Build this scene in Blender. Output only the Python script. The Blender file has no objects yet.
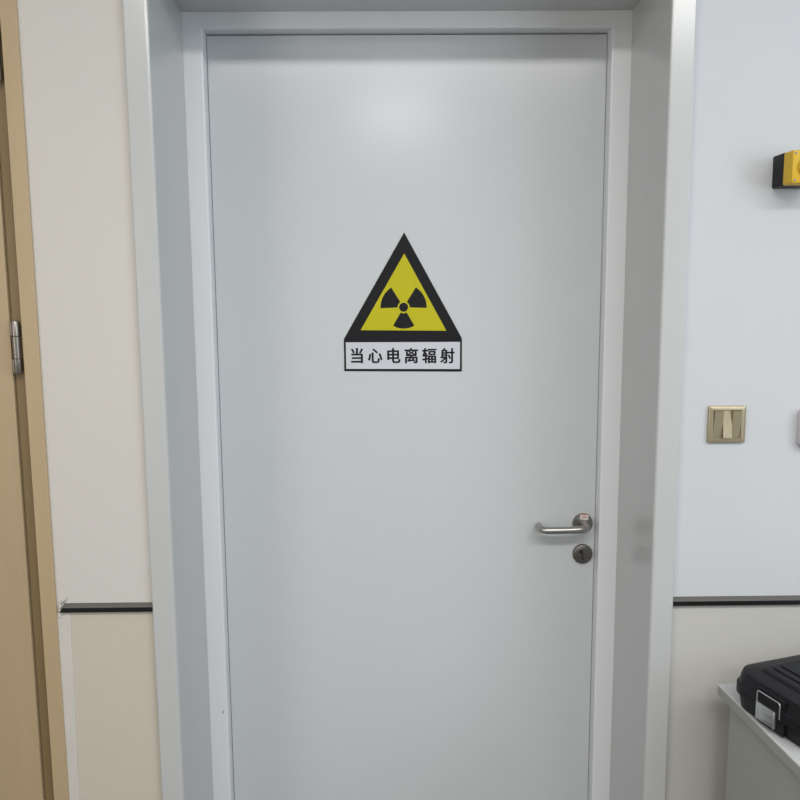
import bpy, bmesh, math, random
from mathutils import Vector, Matrix
random.seed(4)
SC = bpy.context.scene
COL = SC.collection

# ------------------------------------------------------------------ materials
def srgb(r, g, b):
    f = lambda c: (c / 255 / 12.92) if c / 255 <= 0.04045 else ((c / 255 + 0.055) / 1.055) ** 2.4
    return (f(r), f(g), f(b), 1.0)

def mat(name, col, rough=0.5, metal=0.0, var=0.04, vscale=6.0, bump=0.0, bscale=200.0, spec=0.5, stretch=(1, 1, 1)):
    m = bpy.data.materials.new(name); m.use_nodes = True
    nt = m.node_tree; N = nt.nodes; L = nt.links
    p = N['Principled BSDF']
    p.inputs['Roughness'].default_value = rough
    p.inputs['Metallic'].default_value = metal
    p.inputs['Specular IOR Level'].default_value = spec
    tc = N.new('ShaderNodeTexCoord'); mp = N.new('ShaderNodeMapping')
    mp.inputs['Scale'].default_value = stretch
    L.new(tc.outputs['Object'], mp.inputs['Vector'])
    nz = N.new('ShaderNodeTexNoise'); nz.inputs['Scale'].default_value = vscale; nz.inputs['Detail'].default_value = 4
    L.new(mp.outputs[0], nz.inputs['Vector'])
    mx = N.new('ShaderNodeMix'); mx.data_type = 'RGBA'
    c = Vector(col[:3])
    mx.inputs['A'].default_value = (*(c * (1 - var)), 1); mx.inputs['B'].default_value = (*[min(1, v * (1 + var)) for v in c], 1)
    L.new(nz.outputs['Fac'], mx.inputs['Factor']); L.new(mx.outputs['Result'], p.inputs['Base Color'])
    if bump:
        b = N.new('ShaderNodeTexNoise'); b.inputs['Scale'].default_value = bscale; b.inputs['Detail'].default_value = 3
        L.new(mp.outputs[0], b.inputs['Vector'])
        bn = N.new('ShaderNodeBump'); bn.inputs['Strength'].default_value = bump; bn.inputs['Distance'].default_value = 0.002
        L.new(b.outputs['Fac'], bn.inputs['Height']); L.new(bn.outputs['Normal'], p.inputs['Normal'])
    return m

def wall_paint(name, upper_left, upper_right, lower_left, lower_right):
    """Painted plaster: cream left of the doorway, cool white right of it, beige dado below the rail."""
    m = mat(name, upper_right, 0.75, bump=0.06, bscale=160, spec=0.3)
    nt = m.node_tree; N = nt.nodes; L = nt.links
    p = N['Principled BSDF']
    tc = N.new('ShaderNodeTexCoord'); sx = N.new('ShaderNodeSeparateXYZ'); L.new(tc.outputs['Object'], sx.inputs[0])
    gx = N.new('ShaderNodeMath'); gx.operation = 'GREATER_THAN'; gx.inputs[1].default_value = 0.0; L.new(sx.outputs['X'], gx.inputs[0])
    gz = N.new('ShaderNodeMath'); gz.operation = 'GREATER_THAN'; gz.inputs[1].default_value = 0.908; L.new(sx.outputs['Z'], gz.inputs[0])
    up = N.new('ShaderNodeMix'); up.data_type = 'RGBA'; up.inputs['A'].default_value = upper_left; up.inputs['B'].default_value = upper_right
    L.new(gx.outputs[0], up.inputs['Factor'])
    al = N.new('ShaderNodeMix'); al.data_type = 'RGBA'; lo = N.new('ShaderNodeMix'); lo.data_type = 'RGBA'; lo.inputs['A'].default_value = lower_left; lo.inputs['B'].default_value = lower_right
    L.new(gx.outputs[0], lo.inputs['Factor']); L.new(lo.outputs['Result'], al.inputs['A'])
    L.new(gz.outputs[0], al.inputs['Factor']); L.new(up.outputs['Result'], al.inputs['B'])
    nz = N.new('ShaderNodeTexNoise'); nz.inputs['Scale'].default_value = 2.5; nz.inputs['Detail'].default_value = 5
    L.new(tc.outputs['Object'], nz.inputs['Vector'])
    mr = N.new('ShaderNodeMapRange'); mr.inputs['To Min'].default_value = 0.96; mr.inputs['To Max'].default_value = 1.04
    L.new(nz.outputs['Fac'], mr.inputs['Value'])
    vm = N.new('ShaderNodeVectorMath'); vm.operation = 'SCALE'
    L.new(al.outputs['Result'], vm.inputs[0]); L.new(mr.outputs[0], vm.inputs['Scale'])
    L.new(vm.outputs[0], p.inputs['Base Color'])
    return m

M = {}
M['wall'] = wall_paint('wall_paint', (0.555, 0.538, 0.512, 1), (0.522, 0.540, 0.568, 1), (0.515, 0.472, 0.408, 1), (0.485, 0.478, 0.455, 1))
M['plain_wall'] = mat('room_paint', (0.54, 0.54, 0.53, 1), 0.8)
M['ceiling'] = mat('ceiling_paint', (0.84, 0.84, 0.83, 1), 0.85)
M['floor'] = mat('floor_vinyl', (0.10, 0.10, 0.10, 1), 0.35, var=0.1, vscale=20)
M['leaf'] = mat('door_enamel', (0.55, 0.577, 0.60, 1), 0.21, var=0.012, vscale=3, bump=0.02, bscale=60, spec=0.45)
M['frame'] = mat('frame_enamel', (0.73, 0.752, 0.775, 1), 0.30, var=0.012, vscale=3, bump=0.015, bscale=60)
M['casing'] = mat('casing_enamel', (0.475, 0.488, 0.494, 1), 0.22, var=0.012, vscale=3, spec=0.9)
M['rail'] = mat('black_rail', (0.008, 0.008, 0.009, 1), 0.3, spec=0.4)
M['rail_top'] = mat('lit_rail_ledge', (0.10, 0.098, 0.092, 1), 0.5)
M['filler'] = mat('white_filler', (0.54, 0.518, 0.485, 1), 0.8, bump=0.4, bscale=120)
M['wood'] = mat('beige_laminate', (0.395, 0.297, 0.178, 1), 0.5, var=0.07, vscale=5, stretch=(6, 6, 0.5))
M['wood_case'] = mat('beige_casing', (0.41, 0.312, 0.188, 1), 0.5, var=0.07, vscale=5, stretch=(6, 6, 0.5))
M['wood_jamb'] = mat('shaded_jamb', (0.205, 0.14, 0.064, 1), 0.55, var=0.08, vscale=5, stretch=(6, 6, 0.5))
M['steel'] = mat('brushed_steel', (0.42, 0.41, 0.39, 1), 0.33, 1.0, var=0.08, vscale=60, stretch=(1, 1, 8))
M['steel_dark'] = mat('dark_steel', (0.19, 0.178, 0.165, 1), 0.42, 1.0, var=0.1, vscale=60)
M['hole'] = mat('dark_slot', (0.006, 0.006, 0.006, 1), 0.7)
M['sign_black'] = mat('sign_black', (0.0095, 0.0095, 0.012, 1), 0.55, spec=0.2)
M['sign_yellow'] = mat('sign_yellow', (0.50, 0.455, 0.012, 1), 0.45, spec=0.25)
M['sign_white'] = mat('sign_white', (0.57, 0.585, 0.64, 1), 0.4)
M['paper'] = mat('paper_tag', (0.62, 0.56, 0.55, 1), 0.7)
M['red_ink'] = mat('red_ink', (0.40, 0.10, 0.08, 1), 0.7)
M['gold'] = mat('champagne_plate', (0.38, 0.325, 0.22, 1), 0.38, 0.55, var=0.05, vscale=80, stretch=(1, 1, 6))
M['gold_dark'] = mat('champagne_rocker', (0.37, 0.32, 0.215, 1), 0.38, 0.55, var=0.05, vscale=80, stretch=(1, 1, 6))
M['yellow'] = mat('yellow_plastic', (0.58, 0.365, 0.018, 1), 0.45, spec=0.35)
M['black_plastic'] = mat('black_plastic', (0.007, 0.007, 0.009, 1), 0.4, spec=0.25)
M['red'] = mat('red_plastic', (0.5, 0.02, 0.02, 1), 0.35)
M['lilac'] = mat('lilac_plastic', (0.50, 0.47, 0.51, 1), 0.45)
M['desk_top'] = mat('grey_laminate', (0.52, 0.53, 0.54, 1), 0.4, var=0.03, vscale=30)
M['desk_side'] = mat('grey_green_board', (0.30, 0.307, 0.28, 1), 0.5, var=0.03, vscale=10)
M['desk_edge'] = mat('grey_edge_band', (0.28, 0.288, 0.27, 1), 0.45)
M['hinge_steel'] = mat('hinge_steel', (0.27, 0.25, 0.225, 1), 0.36, 1.0, var=0.08, vscale=60)
M['steel_rose'] = mat('satin_steel', (0.29, 0.28, 0.262, 1), 0.38, 1.0, var=0.08, vscale=60)
M['case'] = mat('black_case', (0.006, 0.006, 0.0085, 1), 0.42, spec=0.28, bump=0.05, bscale=350)
M['chrome'] = mat('latch_steel', (0.60, 0.60, 0.615, 1), 0.35, 1.0)

# ------------------------------------------------------------------ mesh helpers
def box(bm, x0, x1, y0, y1, z0, z1, bev=0.0, seg=2):
    vs = [bm.verts.new((x, y, z)) for x in (x0, x1) for y in (y0, y1) for z in (z0, z1)]
    F = [(0, 1, 3, 2), (4, 6, 7, 5), (0, 4, 5, 1), (2, 3, 7, 6), (0, 2, 6, 4), (1, 5, 7, 3)]
    fs = [bm.faces.new([vs[i] for i in f]) for f in F]
    if bev:
        es = list({e for f in fs for e in f.edges})
        bmesh.ops.bevel(bm, geom=es, offset=bev, segments=seg, affect='EDGES', profile=0.5)
    return vs

def prism(bm, poly, y0, y1):
    """polygon in x,z extruded along y"""
    a = [bm.verts.new((x, y0, z)) for x, z in poly]; b = [bm.verts.new((x, y1, z)) for x, z in poly]
    n = len(poly)
    bm.faces.new(a); bm.faces.new(b[::-1])
    for i in range(n):
        bm.faces.new((a[i], b[i], b[(i + 1) % n], a[(i + 1) % n]))

def tube(bm, pts, r, seg=16, cap=True):
    pts = [Vector(p) for p in pts]; rings = []
    nrm = None
    for i, p in enumerate(pts):
        t = (pts[min(i + 1, len(pts) - 1)] - pts[max(i - 1, 0)]).normalized()
        if nrm is None:
            nrm = t.orthogonal().normalized()
        nrm = (nrm - t * nrm.dot(t)).normalized()
        bi = t.cross(nrm)
        rr = r[i] if isinstance(r, (list, tuple)) else r
        rings.append([bm.verts.new(p + (nrm * math.cos(a) + bi * math.sin(a)) * rr) for a in [2 * math.pi * k / seg for k in range(seg)]])
    for A, B in zip(rings, rings[1:]):
        for k in range(seg):
            bm.faces.new((A[k], A[(k + 1) % seg], B[(k + 1) % seg], B[k]))
    if cap:
        bm.faces.new(rings[0][::-1]); bm.faces.new(rings[-1])

def lathe(bm, prof, seg=40, axis='y', c=(0, 0, 0)):
    """prof: (radius, along) pairs; revolved about the axis through c"""
    rings = []
    for r, h in prof:
        ring = []
        for k in range(seg):
            a = 2 * math.pi * k / seg
            u, v = r * math.cos(a), r * math.sin(a)
            p = {'y': (u, h, v), 'z': (u, v, h), 'x': (h, u, v)}[axis]
            ring.append(bm.verts.new((p[0] + c[0], p[1] + c[1], p[2] + c[2])))
        rings.append(ring)
    for A, B in zip(rings, rings[1:]):
        for k in range(seg):
            bm.faces.new((A[k], A[(k + 1) % seg], B[(k + 1) % seg], B[k]))
    bm.faces.new(rings[0]); bm.faces.new(rings[-1])

def rrect(x0, x1, y0, y1, r, n=6):
    out = []
    for cx, cy, a0 in ((x1 - r, y1 - r, 0), (x0 + r, y1 - r, 90), (x0 + r, y0 + r, 180), (x1 - r, y0 + r, 270)):
        for k in range(n + 1):
            a = math.radians(a0 + 90 * k / n)
            out.append((cx + r * math.cos(a), cy + r * math.sin(a)))
    return out

def loft(bm, rings):
    """rings: lists of 3-D points, equal counts, bottom to top"""
    R = [[bm.verts.new(p) for p in ring] for ring in rings]
    n = len(R[0])
    for A, B in zip(R, R[1:]):
        for k in range(n):
            bm.faces.new((A[k], A[(k + 1) % n], B[(k + 1) % n], B[k]))
    bm.faces.new(R[0][::-1]); bm.faces.new(R[-1])

def sweep_frame(bm, prof, XL, XR, Z, z0=0.0):
    """door surround: profile (outward, y) mitred up the left side, over the head and down the right side"""
    P = []
    for o, y in prof:
        P.append([bm.verts.new(v) for v in ((XL - o, y, z0), (XL - o, y, Z + o), (XR + o, y, Z + o), (XR + o, y, z0))])
    n = len(P)
    for i in range(n):
        A, B = P[i], P[(i + 1) % n]
        for s in range(3):
            bm.faces.new((A[s], B[s], B[s + 1], A[s + 1]))
    bm.faces.new([p[0] for p in P]); bm.faces.new([p[3] for p in P][::-1])

def obj(name, bm, m, parent=None, smooth=None):
    bmesh.ops.recalc_face_normals(bm, faces=bm.faces[:])
    me = bpy.data.meshes.new(name); bm.to_mesh(me); bm.free()
    me.materials.append(m)
    if smooth is not None:
        me.shade_smooth()
        me.set_sharp_from_angle(angle=math.radians(smooth))
        for p in me.polygons:                    # broad flat faces keep their own normal
            if p.area > 0.0045: p.use_smooth = False
    o = bpy.data.objects.new(name, me); COL.objects.link(o)
    if parent: o.parent = parent
    return o

def NB(): return bmesh.new()

def thing(name, label, cat, loc=(0, 0, 0), rotz=0.0, group=None):
    o = bpy.data.objects.new(name, None); COL.objects.link(o)
    o.empty_display_size = 0.05
    o.location = loc; o.rotation_euler = (0, 0, rotz)
    o['label'] = label; o['category'] = cat
    if group: o['group'] = group
    return o

def struct(name, bm, m, label=None, cat=None, smooth=None):
    o = obj(name, bm, m, None, smooth); o['kind'] = 'structure'
    if label: o['label'] = label
    if cat: o['category'] = cat
    return o

# ------------------------------------------------------------------ room shell
XMIN, XMAX, YMIN, CEIL = -2.0, 2.3, -6.2, 3.10
WT = 0.40                                             # thickness of the door wall
OPL, OPR, OPZ = -0.503, 0.5937, 2.301                 # lined doorway opening

b = NB(); box(b, XMIN, XMAX, YMIN, WT + 0.3, -0.1, 0.0)
struct('floor', b, M['floor'], 'grey vinyl floor in front of the white door', 'floor')
b = NB(); box(b, XMIN, XMAX, YMIN, WT, CEIL, CEIL + 0.1)
struct('ceiling', b, M['ceiling'], 'plain white ceiling above the doorway', 'ceiling')
b = NB()
box(b, -0.80, OPL - 0.02, 0, WT, 0, CEIL)
box(b, OPR + 0.02, XMAX, 0, WT, 0, CEIL)
box(b, OPL - 0.02, OPR + 0.02, 0, WT, OPZ + 0.02, CEIL)
box(b, XMIN, -1.78, 0, WT, 0, CEIL)
box(b, -1.78, -0.80, 0, WT, 2.345, CEIL)
struct('wall_back', b, M['wall'], 'painted wall around the doorway, white above and beige below the black rail', 'wall')
b = NB(); box(b, XMIN - 0.1, XMIN, YMIN, WT, 0, CEIL)
struct('wall_left', b, M['plain_wall'], 'plain white side wall left of the wooden door', 'wall')
b = NB(); box(b, XMAX, XMAX + 0.1, YMIN, WT, 0, CEIL)
struct('wall_right', b, M['plain_wall'], 'plain white side wall right of the desk', 'wall')
b = NB(); box(b, XMIN, XMAX, YMIN - 0.1, YMIN, 0, CEIL)
struct('wall_front', b, M['plain_wall'], 'plain white wall facing the door', 'wall')

# white lining and casing of the doorway
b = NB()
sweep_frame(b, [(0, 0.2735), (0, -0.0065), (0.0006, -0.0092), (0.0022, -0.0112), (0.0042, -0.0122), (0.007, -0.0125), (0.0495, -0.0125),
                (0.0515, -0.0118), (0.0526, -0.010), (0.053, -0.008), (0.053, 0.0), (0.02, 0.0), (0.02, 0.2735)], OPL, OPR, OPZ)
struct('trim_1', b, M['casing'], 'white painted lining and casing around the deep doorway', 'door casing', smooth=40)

# inner stepped frame that carries the leaf
FL, FR, FZ = -0.4555, 0.5455, 2.2615
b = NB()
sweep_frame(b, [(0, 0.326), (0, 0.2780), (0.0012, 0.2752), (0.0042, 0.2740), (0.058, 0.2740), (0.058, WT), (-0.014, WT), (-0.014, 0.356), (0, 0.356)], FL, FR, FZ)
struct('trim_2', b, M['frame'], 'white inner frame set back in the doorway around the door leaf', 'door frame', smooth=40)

# black rails across the wall, either side of the doorway
RP = [(0.0, 0.917), (-0.0095, 0.9115), (-0.0115, 0.9095), (-0.0115, 0.899), (-0.0105, 0.898), (0.0, 0.898)]
def rail(name, x0, x1, label, cut=0.0):
    b = NB()
    A = [b.verts.new((x0 + (cut if z > 0.905 else 0), y, z)) for y, z in RP]; B = [b.verts.new((x1, y, z)) for y, z in RP]
    b.faces.new(A); b.faces.new(B[::-1]); n = len(RP)
    for i in range(n): b.faces.new((A[i], B[i], B[(i + 1) % n], A[(i + 1) % n]))
    o = struct(name, b, M['rail'], label, 'wall rail')
    o.data.materials.append(M['rail_top'])           # light caught by the sloping ledge is painted in as grey
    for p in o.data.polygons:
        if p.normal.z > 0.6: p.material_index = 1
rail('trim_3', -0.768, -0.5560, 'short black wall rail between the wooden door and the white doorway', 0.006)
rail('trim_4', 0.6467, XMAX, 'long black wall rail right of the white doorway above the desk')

# ragged white filler beside the wooden casing below the rail, with crumbs at the rail end
b = NB()
nz = 60; L = []; R_ = []
for i in range(nz + 1):
    z = 0.02 + (0.893 - 0.02) * i / nz
    L.append(b.verts.new((-0.7795 + 0.0012 * math.sin(i * 1.7), -0.0022, z)))
    R_.append(b.verts.new((-0.7490 - 0.0125 * (1 - i / nz) + 0.0007 * math.sin(i * 0.9), -0.0016, z)))
L2 = [b.verts.new((v.co.x, 0.0004, v.co.z)) for v in L]; R2 = [b.verts.new((v.co.x + 0.0008, 0.0004, v.co.z)) for v in R_]
for i in range(nz):
    b.faces.new((L[i], R_[i], R_[i + 1], L[i + 1])); b.faces.new((R_[i], R2[i], R2[i + 1], R_[i + 1])); b.faces.new((L2[i], L[i], L[i + 1], L2[i + 1]))
    b.faces.new((R2[i], L2[i], L2[i + 1], R2[i + 1]))
b.faces.new((L[0], L2[0], R2[0], R_[0])); b.faces.new((L[-1], R_[-1], R2[-1], L2[-1]))
for cx, cz, sx, sz, a in ((-0.771, 0.910, 0.004, 0.007, 0.3), (-0.764, 0.922, 0.009, 0.0028, 0.75), (-0.757, 0.926, 0.007, 0.0022, 1.1), (-0.773, 0.901, 0.0035, 0.005, 0.0),
                          (-0.765, 0.8925, 0.009, 0.003, 0.5), (-0.772, 0.886, 0.004, 0.005, 0.4), (-0.760, 0.897, 0.006, 0.002, 0.2)):
    mtx = Matrix.Translation((cx, -0.0005, cz)) @ Matrix.Rotation(-a, 4, 'Y') @ Matrix.Diagonal((sx, 0.0045, sz, 1))
    r = bmesh.ops.create_icosphere(b, subdivisions=3, radius=1.0, matrix=mtx)
    for v in r['verts']:
        v.co += Vector((random.uniform(-1, 1), 0, random.uniform(-1, 1))) * 0.0007
struct('trim_5', b, M['filler'], 'ragged strip of white filler along the wooden casing below the rail', 'wall filler', smooth=60)

# ------------------------------------------------------------------ white door
LEAF_Y = 0.316
b = NB(); box(b, -0.4545, 0.5446, LEAF_Y, LEAF_Y + 0.038, 0.006, 2.2588, 0.0012, 2)
door = struct('door_1', b, M['leaf'], 'plain white flush door with a radiation warning sign and steel lever handle', 'door', smooth=40)

b = NB(); prism(b, [(-0.0012, -0.006), (0.0010, -0.002), (0.0014, 0.003), (0.0002, 0.006), (-0.0010, 0.001)], 0.2735, 0.2745)
chip = obj('paint_chip', b, M['steel_dark'], bpy.data.objects['trim_2']); chip.location = (-0.4675, 0, 0.4940); chip['label'] = 'small dark chip in the white paint'

hx, hz = 0.5105, 1.0030
def local(o, p):
    o.location = p; return o
b = NB(); lathe(b, [(0.0268, 0.0), (0.0272, -0.003), (0.0268, -0.0065), (0.0255, -0.0085), (0.0, -0.0088)][:-1] + [(0.011, -0.0090)], 48)
handle = local(obj('lever_handle', b, M['steel_rose'], door, 40), (hx, LEAF_Y, hz))
b = NB()
path = [(0.002, -0.006, 0), (0.002, -0.030, 0)]
for k in range(0, 9):
    a = math.pi / 2 * k / 8
    path.append((-0.022 + 0.024 * math.cos(a), -0.036 - 0.022 * math.sin(a), -0.002 * k / 8))
path += [(-0.045, -0.058, -0.003), (-0.075, -0.058, -0.0035)]
for k in range(0, 9):
    a = math.pi / 2 * k / 8
    path.append((-0.101 - 0.020 * math.sin(a), -0.038 - 0.020 * math.cos(a), -0.0035 + 0.001 * k / 8))
path += [(-0.121, -0.026, -0.002), (-0.121, -0.014, -0.002)]
rad = [0.0097] * len(path); rad[0] = 0.0115; rad[1] = 0.0100; rad[-1] = 0.0088
tube(b, path, rad, 20)
obj('lever', b, M['steel'], handle, 50)
b = NB(); box(b, -0.0120, 0.0110, -0.0102, -0.0092, -0.007, 0.009, 0.0003, 1)
tag_ = local(obj('paper_tag', b, M['paper'], handle), (0.003, -0.0003, 0.0180)); tag_['label'] = 'small white paper tag with a red top edge'
tag_.rotation_euler = (0, math.radians(5), 0)
b = NB(); box(b, -0.0120, 0.0110, -0.0108, -0.0098, 0.0072, 0.0093)
for k in range(3): box(b, -0.005 + 0.0035 * k, -0.003 + 0.0035 * k, -0.0105, -0.0100, -0.002, 0.002)
rb = obj('red_band', b, M['red_ink'], handle); rb.location = tag_.location; rb.rotation_euler = tag_.rotation_euler

b = NB(); lathe(b, [(0.0268, 0.0), (0.0270, -0.004), (0.0262, -0.0070), (0.0240, -0.0086), (0.010, -0.0090)], 48)
esc = local(obj('lock_escutcheon', b, M['steel_dark'], door, 40), (0.5125, LEAF_Y, 0.9172))
b = NB()
pts = [(0.0082 * math.cos(math.radians(a)), 0.006 + 0.0082 * math.sin(math.radians(a))) for a in range(-40, 221, 13)]
pts += [(-0.0048, -0.004), (-0.0048, -0.0150), (-0.003, -0.0172), (0.003, -0.0172), (0.0048, -0.0150), (0.0048, -0.004)]
prism(b, pts, -0.0120, -0.0086)
cyl = obj('lock_cylinder', b, M['steel_dark'], esc, 40)
b = NB()
prism(b, [(-0.0062 + 0.0045 * math.cos(a), 0.0085 + 0.0045 * math.sin(a)) for a in [2 * math.pi * k / 16 for k in range(16)]], -0.0126, -0.0115)
prism(b, [(-0.004, 0.008), (-0.0005, 0.008), (0.0010, -0.014), (-0.0022, -0.014)], -0.0127, -0.0115)
obj('keyhole', b, M['hole'], esc)

# ------------------------------------------------------------------ radiation warning sign stuck to the door
sy = LEAF_Y
sign = thing('warning_sign', 'yellow and black triangular radiation warning sign with Chinese caption on the white door', 'sign', (0.0292, LEAF_Y, 1.4172)); sign.scale = (1.0165, 1, 1.0165)
sl, sr, sh = -0.1520, 0.1517, 0.0805
b = NB(); prism(b, [(sl, sh), (sr, sh - 0.0005), (sr - 0.001, sh + 0.006), (0.0047, 0.3530), (sl + 0.001, sh + 0.006)], -0.0012, 0.0)
obj('black_triangle', b, M['sign_black'], sign)
b = NB(); prism(b, [(-0.1085, 0.1075), (0.1115, 0.1045), (0.0045, 0.3005)], -0.0015, -0.0011)
obj('yellow_triangle', b, M['sign_yellow'], sign)
b = NB(); tx, tz = 0.0022, 0.1652
for a0, r1 in ((-2, 0.0590), (122, 0.0590), (240, 0.0545)):
    arc = []
    for k in range(13): a = math.radians(a0 + 60 * k / 12); arc.append((tx + r1 * math.cos(a), tz + r1 * math.sin(a)))
    for k in range(12, -1, -1): a = math.radians(a0 + 60 * k / 12); arc.append((tx + 0.0155 * math.cos(a), tz + 0.0155 * math.sin(a)))
    prism(b, arc, -0.0018, -0.0014)
prism(b, [(tx + 0.0115 * math.cos(a), tz + 0.0115 * math.sin(a)) for a in [2 * math.pi * k / 32 for k in range(32)]], -0.0018, -0.0014)
obj('trefoil_symbol', b, M['sign_black'], sign)
b = NB(); prism(b, [(sl, 0.0022), (sr, -0.0012), (sr, sh), (sl, sh)], -0.0012, 0.0)
obj('caption_border', b, M['sign_black'], sign)
b = NB(); prism(b, [(sl + 0.0050, 0.0082), (sr - 0.0050, 0.0054), (sr - 0.0050, sh - 0.0050), (sl + 0.0050, sh - 0.0040)], -0.0015, -0.0011)
obj('caption_plate', b, M['sign_white'], sign)
GLYPHS = {"当":[[[121,769],[173,691],[219,610],[250,536],[322,569],[290,640],[243,720],[189,796]],[[801,805],[764,721],[719,632],[673,555],[738,530],[786,604],[836,690],[882,778]],[[115,38],[115,-37],[790,-37],[790,-81],[869,-81],[869,486],[540,486],[540,840],[458,840],[458,486],[135,486],[135,411],[790,411],[790,266],[168,266],[168,194],[790,194],[790,38]]],"心":[[[295,561],[295,65],[307,-12],[351,-51],[435,-62],[637,-62],[723,-40],[766,36],[784,184],[760,192],[734,204],[712,218],[702,87],[680,25],[634,9],[441,9],[398,13],[378,30],[373,65],[373,561]],[[135,486],[114,358],[83,225],[44,108],[120,76],[157,200],[187,340],[207,472]],[[761,485],[815,357],[862,223],[892,105],[966,135],[935,252],[887,384],[831,512]],[[342,756],[442,681],[537,599],[611,527],[665,584],[590,655],[492,733],[393,805]]],"电":[[[452,408],[452,264],[204,264],[204,408]],[[531,408],[788,408],[788,264],[531,264]],[[452,478],[204,478],[204,621],[452,621]],[[531,478],[531,621],[788,621],[788,478]],[[126,695],[126,129],[204,129],[204,191],[452,191],[452,85],[465,-5],[510,-51],[597,-63],[818,-63],[900,-44],[943,21],[962,142],[937,150],[910,162],[887,176],[877,76],[856,26],[814,13],[602,13],[557,18],[536,39],[531,83],[531,191],[865,191],[865,695],[531,695],[531,838],[452,838],[452,695]]],"离":[[[432,827],[467,748],[64,748],[64,682],[938,682],[938,748],[545,748],[515,814],[498,847]],[[295,23],[332,33],[435,47],[659,71],[691,19],[743,55],[710,106],[667,164],[622,221],[572,190],[621,126],[375,102],[408,143],[439,186],[470,232],[821,232],[821,0],[819,-11],[813,-16],[801,-18],[774,-19],[728,-19],[674,-17],[693,-57],[699,-77],[766,-77],[817,-74],[854,-67],[878,-54],[891,-33],[895,-1],[895,297],[510,297],[548,367],[832,367],[832,648],[757,648],[757,428],[244,428],[244,648],[172,648],[172,367],[463,367],[426,297],[108,297],[108,-79],[181,-79],[181,232],[388,232],[346,169],[310,124],[290,105],[270,96],[280,72]],[[632,667],[596,639],[556,612],[512,586],[457,613],[350,662],[318,625],[411,581],[459,557],[403,529],[346,505],[291,483],[305,470],[330,439],[389,466],[450,496],[512,530],[623,470],[666,445],[700,488],[615,535],[563,561],[605,588],[644,615],[680,642]]],"辐":[[[533,597],[822,597],[822,488],[533,488]],[[467,657],[467,429],[891,429],[891,657]],[[415,788],[415,723],[956,723],[956,788]],[[646,300],[646,191],[498,191],[498,300]],[[711,300],[863,300],[863,191],[711,191]],[[498,132],[646,132],[646,22],[498,22]],[[863,132],[863,22],[711,22],[711,132]],[[431,364],[431,-80],[498,-80],[498,-42],[863,-42],[863,-80],[931,-80],[931,364]],[[77,332],[91,339],[116,344],[147,346],[231,346],[231,200],[36,167],[53,94],[231,129],[231,-78],[296,-78],[296,142],[398,163],[394,229],[296,211],[296,346],[390,346],[390,414],[296,414],[296,566],[231,566],[231,414],[140,414],[168,488],[195,569],[219,654],[389,654],[389,726],[237,726],[258,825],[187,839],[182,801],[168,726],[43,726],[43,654],[152,654],[132,577],[113,516],[100,478],[84,438],[69,409],[54,396],[63,375]]],"射":[[[533,421],[582,342],[623,259],[650,185],[714,214],[685,287],[642,369],[591,447]],[[191,529],[390,529],[390,446],[191,446]],[[191,586],[191,668],[390,668],[390,586]],[[191,390],[390,390],[390,305],[191,305]],[[52,305],[52,238],[307,238],[228,153],[134,79],[31,20],[49,4],[68,-16],[82,-34],[195,39],[300,131],[388,238],[390,238],[390,4],[388,-7],[382,-13],[256,-15],[274,-60],[280,-81],[342,-80],[390,-77],[424,-69],[445,-54],[456,-30],[460,4],[460,728],[298,728],[312,760],[340,830],[263,841],[254,805],[242,766],[228,728],[123,728],[123,305]],[[778,836],[778,609],[498,609],[498,537],[778,537],[778,14],[776,0],[767,-7],[753,-9],[725,-10],[619,-8],[630,-31],[639,-57],[645,-79],[717,-79],[770,-75],[807,-65],[831,-50],[845,-25],[849,14],[849,537],[958,537],[958,609],[849,609],[849,836]]]}

def glyph_mesh():
    EM = 0.0415; bm = NB()
    for i, ch in enumerate('当心电离辐射'):
        cu = bpy.data.curves.new('glyph', 'CURVE'); cu.dimensions = '2D'; cu.fill_mode = 'BOTH'; cu.extrude = 0.0002
        for poly in GLYPHS[ch]:
            s = cu.splines.new('POLY'); s.points.add(len(poly) - 1); s.use_cyclic_u = True
            for q, (x, y) in zip(s.points, poly): q.co = ((x / 1000 - 0.5) * EM * 0.92, (y / 1000 - 0.38) * EM, 0, 1)
        o = bpy.data.objects.new('glyph', cu); COL.objects.link(o)
        bpy.context.view_layer.update()
        me = bpy.data.meshes.new_from_object(o.evaluated_get(bpy.context.evaluated_depsgraph_get()))
        me.transform(Matrix.Translation((-0.1187 + 0.0466 * i, -0.0017, 0.0422 - 0.0004 * i)) @ Matrix.Rotation(math.pi / 2, 4, 'X'))
        for dx, dz, dy in ((-0.0012, 0.0, 0.0), (0.0012, 0.0, 1e-5), (0.0, 0.0008, 2e-5), (0.0, -0.0008, 3e-5)):   # bold strokes
            m2 = me.copy(); m2.transform(Matrix.Translation((dx, -dy, dz))); bm.from_mesh(m2); bpy.data.meshes.remove(m2)
        bpy.data.objects.remove(o); bpy.data.curves.remove(cu); bpy.data.meshes.remove(me)
    return bm
obj('caption_text', glyph_mesh(), M['sign_black'], sign)

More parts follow.
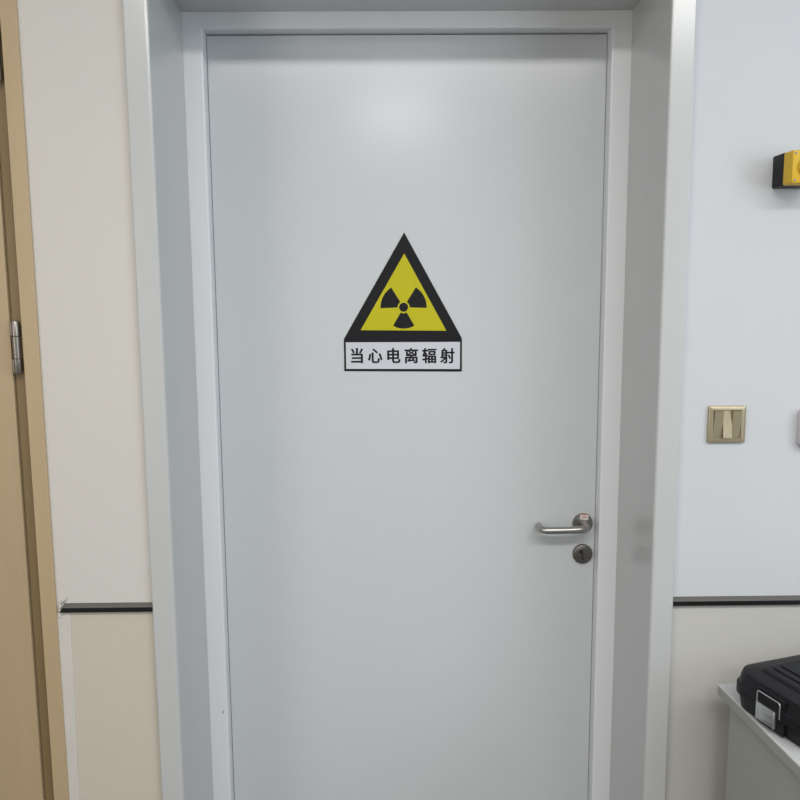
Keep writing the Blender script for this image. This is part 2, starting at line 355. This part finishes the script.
# ------------------------------------------------------------------ wooden door at the left edge
WR = -0.8424
b = NB()
sweep_frame(b, [(0.0, 0.050), (0.0, 0.012), (0.0287, 0.012), (0.0287, -0.005), (0.0295, -0.006), (0.0625, -0.006), (0.0640, -0.0045), (0.0640, 0.0), (0.0424, 0.0), (0.0424, 0.050)], -1.735, WR, 2.300)
wf = struct('trim_6', b, M['wood_case'], 'beige wood casing around the wooden door at the left edge', 'door casing')
wf.data.materials.append(M['wood_jamb'])
for p in wf.data.polygons:                       # shade in the jamb recess is painted in as a darker brown
    if all(wf.data.vertices[i].co.y > -0.0055 for i in p.vertices) and p.center.y < 0.051: p.material_index = 1
for p in wf.data.polygons:
    xs = [wf.data.vertices[i].co.x for i in p.vertices]
    if min(xs) > WR + 0.06: p.material_index = 0
b = NB(); box(b, -1.7335, WR - 0.0015, 0.004, 0.044, 0.006, 2.2985, 0.0015, 2)
d2 = struct('door_2', b, M['wood'], 'beige wooden door with steel hinges at the left edge', 'door', smooth=40)
def hinge(z):
    b = NB(); lathe(b, [(0.0070, -0.0245), (0.0083, -0.0240), (0.0083, 0.0240), (0.0070, 0.0245)], 24, 'z')
    h = obj('hinge', b, M['hinge_steel'], d2, 40); h.location = (-0.8268, -0.0065, z)
    for s in (-1, 1):
        b = NB(); lathe(b, [(0.0070, 0.0250), (0.0083, 0.0255), (0.0083, 0.0560), (0.0074, 0.0580), (0.004, 0.0592)] if s > 0 else
                        [(0.004, -0.0592), (0.0074, -0.0580), (0.0083, -0.0560), (0.0083, -0.0255), (0.0070, -0.0250)], 24, 'z')
        k = obj('knuckle', b, M['hinge_steel'], h, 40)
        b = NB(); box(b, -0.0125, -0.003, 0.0012, 0.0100, 0.0262 * s if s > 0 else -0.0555, 0.0555 if s > 0 else -0.0262, 0.0006, 1)
        obj('hinge_plate', b, M['steel_dark'], h)  # dark colour stands in for the shadow beside the hinge barrel
    return h
hinge(1.5085)
hinge(2.1290)

# ------------------------------------------------------------------ light switch
sw = thing('light_switch', 'square champagne gold three-rocker light switch on the white wall', 'light switch', (0.7533, 0, 1.3232)); sw.scale = (0.965, 1, 0.965)
b = NB(); H = 0.0432
outer0 = rrect(-H, H, -H, H, 0.003, 3); outer1 = rrect(-H + 0.0015, H - 0.0015, -H + 0.0015, H - 0.0015, 0.003, 3)
inn0 = rrect(-0.0325, 0.0325, -0.0325, 0.0335, 0.0015, 3)
rings = [[(x, 0.0, z) for x, z in outer0], [(x, -0.0075, z) for x, z in outer0], [(x, -0.0090, z) for x, z in outer1],
         [(x, -0.0090, z) for x, z in inn0], [(x, -0.0040, z) for x, z in inn0]]
loft(b, rings)
obj('cover_plate', b, M['gold'], sw, 40)
for i, tilt in enumerate((1, -1, 1)):
    x0 = -0.0315 + 0.0212 * i; x1 = x0 + 0.0205
    top, bot = (-0.0138, -0.0060) if tilt > 0 else (-0.0058, -0.0145)
    b = NB()
    A = [(x0, -0.0038, -0.0312), (x0, bot, -0.0312), (x0, -0.0096, 0.0005), (x0, top, 0.0322), (x0, -0.0038, 0.0322)]
    va = [b.verts.new(p) for p in A]; vb = [b.verts.new((x1, p[1], p[2])) for p in A]
    b.faces.new(va); b.faces.new(vb[::-1])
    for k in range(5): b.faces.new((va[k], vb[k], vb[(k + 1) % 5], va[(k + 1) % 5]))
    obj('rocker', b, M['gold_dark'], sw)

# ------------------------------------------------------------------ emergency stop box
es = thing('emergency_stop_switch', 'yellow and black emergency stop switch box high on the white wall at the right edge', 'emergency switch', (0.8640, 0, 1.8750))
h = 0.0345
b = NB(); loft(b, [[(x, y, z) for x, z in rrect(-s, s, -s, s, 0.004, 4)] for y, s in ((0.0, h), (-0.046, h), (-0.0485, h - 0.0012))])
obj('base', b, M['black_plastic'], es, 40)
b = NB(); loft(b, [[(x, y, z) for x, z in rrect(-s, s, -s, s, 0.004, 4)] for y, s in ((-0.0485, h - 0.0006), (-0.080, h - 0.0008), (-0.0838, h - 0.0020), (-0.0850, h - 0.0045))])
cov = obj('cover', b, M['yellow'], es, 40)
b = NB(); lathe(b, [(0.0215, -0.0848), (0.0215, -0.0895), (0.0200, -0.0905), (0.0180, -0.0895), (0.0180, -0.0860)], 40)
obj('guard_ring', b, M['yellow'], es, 40)
b = NB(); lathe(b, [(0.0130, -0.0850), (0.0130, -0.0875), (0.0120, -0.0890), (0.008, -0.0897)], 40)
obj('push_button', b, M['red'], es, 40)
for sx in (-1, 1):
    for sz in (-1, 1):
        b = NB(); lathe(b, [(0.0024, -0.0848), (0.0024, -0.0858), (0.0012, -0.0860)], 14, 'y', (sx * 0.0272, 0, sz * 0.0275))
        obj('screw', b, M['steel_dark'], es, 40)

# ------------------------------------------------------------------ pale box cut by the right edge
wb = thing('wall_box', 'small pale lilac-grey box on the wall at the right edge beside the switch', 'wall box', (0.9580, 0, 1.3150))
b = NB(); loft(b, [[(x, y, z) for x, z in rrect(-s, s, -s, s, 0.012, 5)] for y, s in ((0.0, 0.043), (-0.018, 0.043), (-0.024, 0.041), (-0.027, 0.037))])
obj('housing', b, M['lilac'], wb, 50)
b = NB(); loft(b, [[(x, y, z) for x, z in rrect(-s, s, -s, s, 0.006, 4)] for y, s in ((-0.0265, 0.030), (-0.030, 0.030), (-0.031, 0.029))])
obj('face_plate', b, M['lilac'], wb, 50)

# ------------------------------------------------------------------ desk
dk = thing('desk', 'grey laminate desk against the wall at the lower right', 'desk', (0.7266, -0.0850, 0.0), math.radians(4.6))
DW, DD = 1.02, 0.60
b = NB(); box(b, 0, DW, -DD, 0, 0.720, 0.745, 0.004, 3); obj('desk_top', b, M['desk_top'], dk, 40)
for x in (-0.0012, DW):
    b = NB(); box(b, x, x + 0.0012, -DD + 0.003, -0.003, 0.7215, 0.7425, 0.0004, 1); obj('edge_band', b, M['desk_edge'], dk)
for x in (0.012, DW - 0.030):
    b = NB(); box(b, x, x + 0.018, -DD + 0.03, -0.036, 0.0, 0.720, 0.001, 1); obj('side_panel', b, M['desk_side'], dk)
b = NB(); box(b, 0.030, DW - 0.030, -0.075, -0.060, 0.30, 0.720); obj('modesty_panel', b, M['desk_side'], dk)

# ------------------------------------------------------------------ black tool case lying on the desk
CL, CW = 0.36, 0.245
tc = thing('tool_case', 'black plastic tool case with a steel latch lying on the grey desk', 'case', (0.7115, -0.1665, 0.745), math.radians(18.0))
def cr(i, r, z): return [(x, y, z) for x, y in rrect(i, CL - i, -CW + i, -i, r, 8)]
b = NB(); loft(b, [cr(0.014, 0.036, 0.0), cr(0.009, 0.040, 0.005), cr(0.005, 0.043, 0.033), cr(0.0, 0.046, 0.036), cr(0.0, 0.046, 0.0445)])
obj('case_base', b, M['case'], tc, 35)
b = NB(); loft(b, [cr(0.0, 0.046, 0.0450), cr(0.0, 0.046, 0.055), cr(0.004, 0.044, 0.058), cr(0.007, 0.042, 0.075), cr(0.011, 0.038, 0.0835), cr(0.022, 0.030, 0.0865),
                   cr(0.040, 0.022, 0.0885), cr(0.044, 0.020, 0.0935), cr(0.050, 0.018, 0.0950)])
lid = obj('case_lid', b, M['case'], tc, 35)
for k in range(2):
    b = NB(); x = 0.062 + 0.022 * k; box(b, x, x + 0.009, -CW + 0.060, -0.060, 0.0940, 0.0978, 0.0015, 2); obj('lid_rib', b, M['case'], lid)
b = NB(); box(b, 0.0012, 0.012, -0.158, -0.088, 0.006, 0.078, 0.0012, 2)
obj('latch_recess', b, M['case'], tc)
b = NB(); box(b, -0.0045, 0.0018, -0.1440, -0.0935, 0.0165, 0.0525, 0.0008, 2)
box(b, -0.0060, -0.0040, -0.136, -0.102, 0.0240, 0.0290, 0.0008, 2); box(b, -0.0060, -0.0040, -0.136, -0.102, 0.0370, 0.0420, 0.0008, 2)
box(b, -0.0062, -0.0040, -0.1440, -0.1415, 0.0165, 0.0525, 0.0006, 1)
latch = obj('latch', b, M['chrome'], tc, 40); latch.location = (0, 0.0045, -0.0035)
b = NB(); pp = [(-0.0028, -0.0945, 0.046)]
for cy, cz, a0 in ((-0.0995, 0.071, 0), (-0.1495, 0.071, 90)):
    for k in range(5):
        a = math.radians(a0 + 90 * k / 4); pp.append((-0.0028, cy + 0.005 * math.cos(a), cz + 0.005 * math.sin(a)))
pp += [(-0.0028, -0.1545, 0.043)]
tube(b, pp, 0.0013, 8); obj('latch_bail', b, M['chrome'], latch, 50)
for x in (CL * 0.35,):
    b = NB()
    tube(b, [(x - 0.05, -CW + 0.004, 0.045), (x - 0.05, -CW - 0.022, 0.045), (x - 0.04, -CW - 0.030, 0.045), (x + 0.10, -CW - 0.030, 0.045), (x + 0.11, -CW - 0.022, 0.045), (x + 0.11, -CW + 0.004, 0.045)], 0.007, 12)
    obj('carry_handle', b, M['case'], tc, 50)

# ------------------------------------------------------------------ lamps of the room and an added fill
def area(name, loc, sx, sy, power, col):
    l = bpy.data.lights.new(name, 'AREA'); l.shape = 'RECTANGLE'; l.size = sx; l.size_y = sy; l.energy = power; l.color = col
    o = bpy.data.objects.new(name, l); COL.objects.link(o); o.location = loc
    return o
area('ceiling_lamp', (0.05, -4.3, CEIL - 0.03), 0.6, 0.60, 34, (1.0, 0.985, 0.96))
area('ceiling_lamp', (0.55, -2.35, CEIL - 0.03), 3.3, 0.45, 74, (1.0, 0.98, 0.945))
d = area('window_daylight', (XMAX - 0.03, -1.9, 2.0), 1.3, 1.5, 24, (0.78, 0.89, 1.0)); d.rotation_euler = (0, math.radians(90), 0)
d = area('left_fill', (XMIN + 0.03, -2.2, 1.7), 1.4, 1.2, 19, (1.0, 0.92, 0.80)); d.rotation_euler = (0, math.radians(-90), 0)  # unseen warm fill added from the left to brighten the right reveal

w = bpy.data.worlds.new('World'); SC.world = w; w.use_nodes = True
w.node_tree.nodes['Background'].inputs['Color'].default_value = (0.6, 0.65, 0.7, 1)
w.node_tree.nodes['Background'].inputs['Strength'].default_value = 0.05

# ------------------------------------------------------------------ camera
yaw, pitch, roll = 0.0097, 0.1321, -0.0070
cy, sy_, cp, sp = math.cos(yaw), math.sin(yaw), math.cos(pitch), math.sin(pitch)
F = Vector((sy_ * cp, cy * cp, -sp)); Rt = Vector((cy, -sy_, 0)); U = Rt.cross(F)
r = Rt * math.cos(roll) + U * math.sin(roll); u = U * math.cos(roll) - Rt * math.sin(roll)
cam = bpy.data.cameras.new('camera'); co = bpy.data.objects.new('camera', cam); COL.objects.link(co)
cam.sensor_width = 36; cam.sensor_fit = 'HORIZONTAL'; cam.lens = 36; cam.clip_start = 0.02
m3 = Matrix((r, u, -F)).transposed()
co.matrix_world = Matrix.Translation((0, -1.778, 1.62)) @ m3.to_4x4()
SC.camera = co

vs = SC.view_settings
SC.display_settings.display_device = 'sRGB'
vs.view_transform = 'Standard'; vs.look = 'None'; vs.gamma = 1.0; vs.use_curve_mapping = False; vs.exposure = 0.25
SC.cycles.use_denoising = True
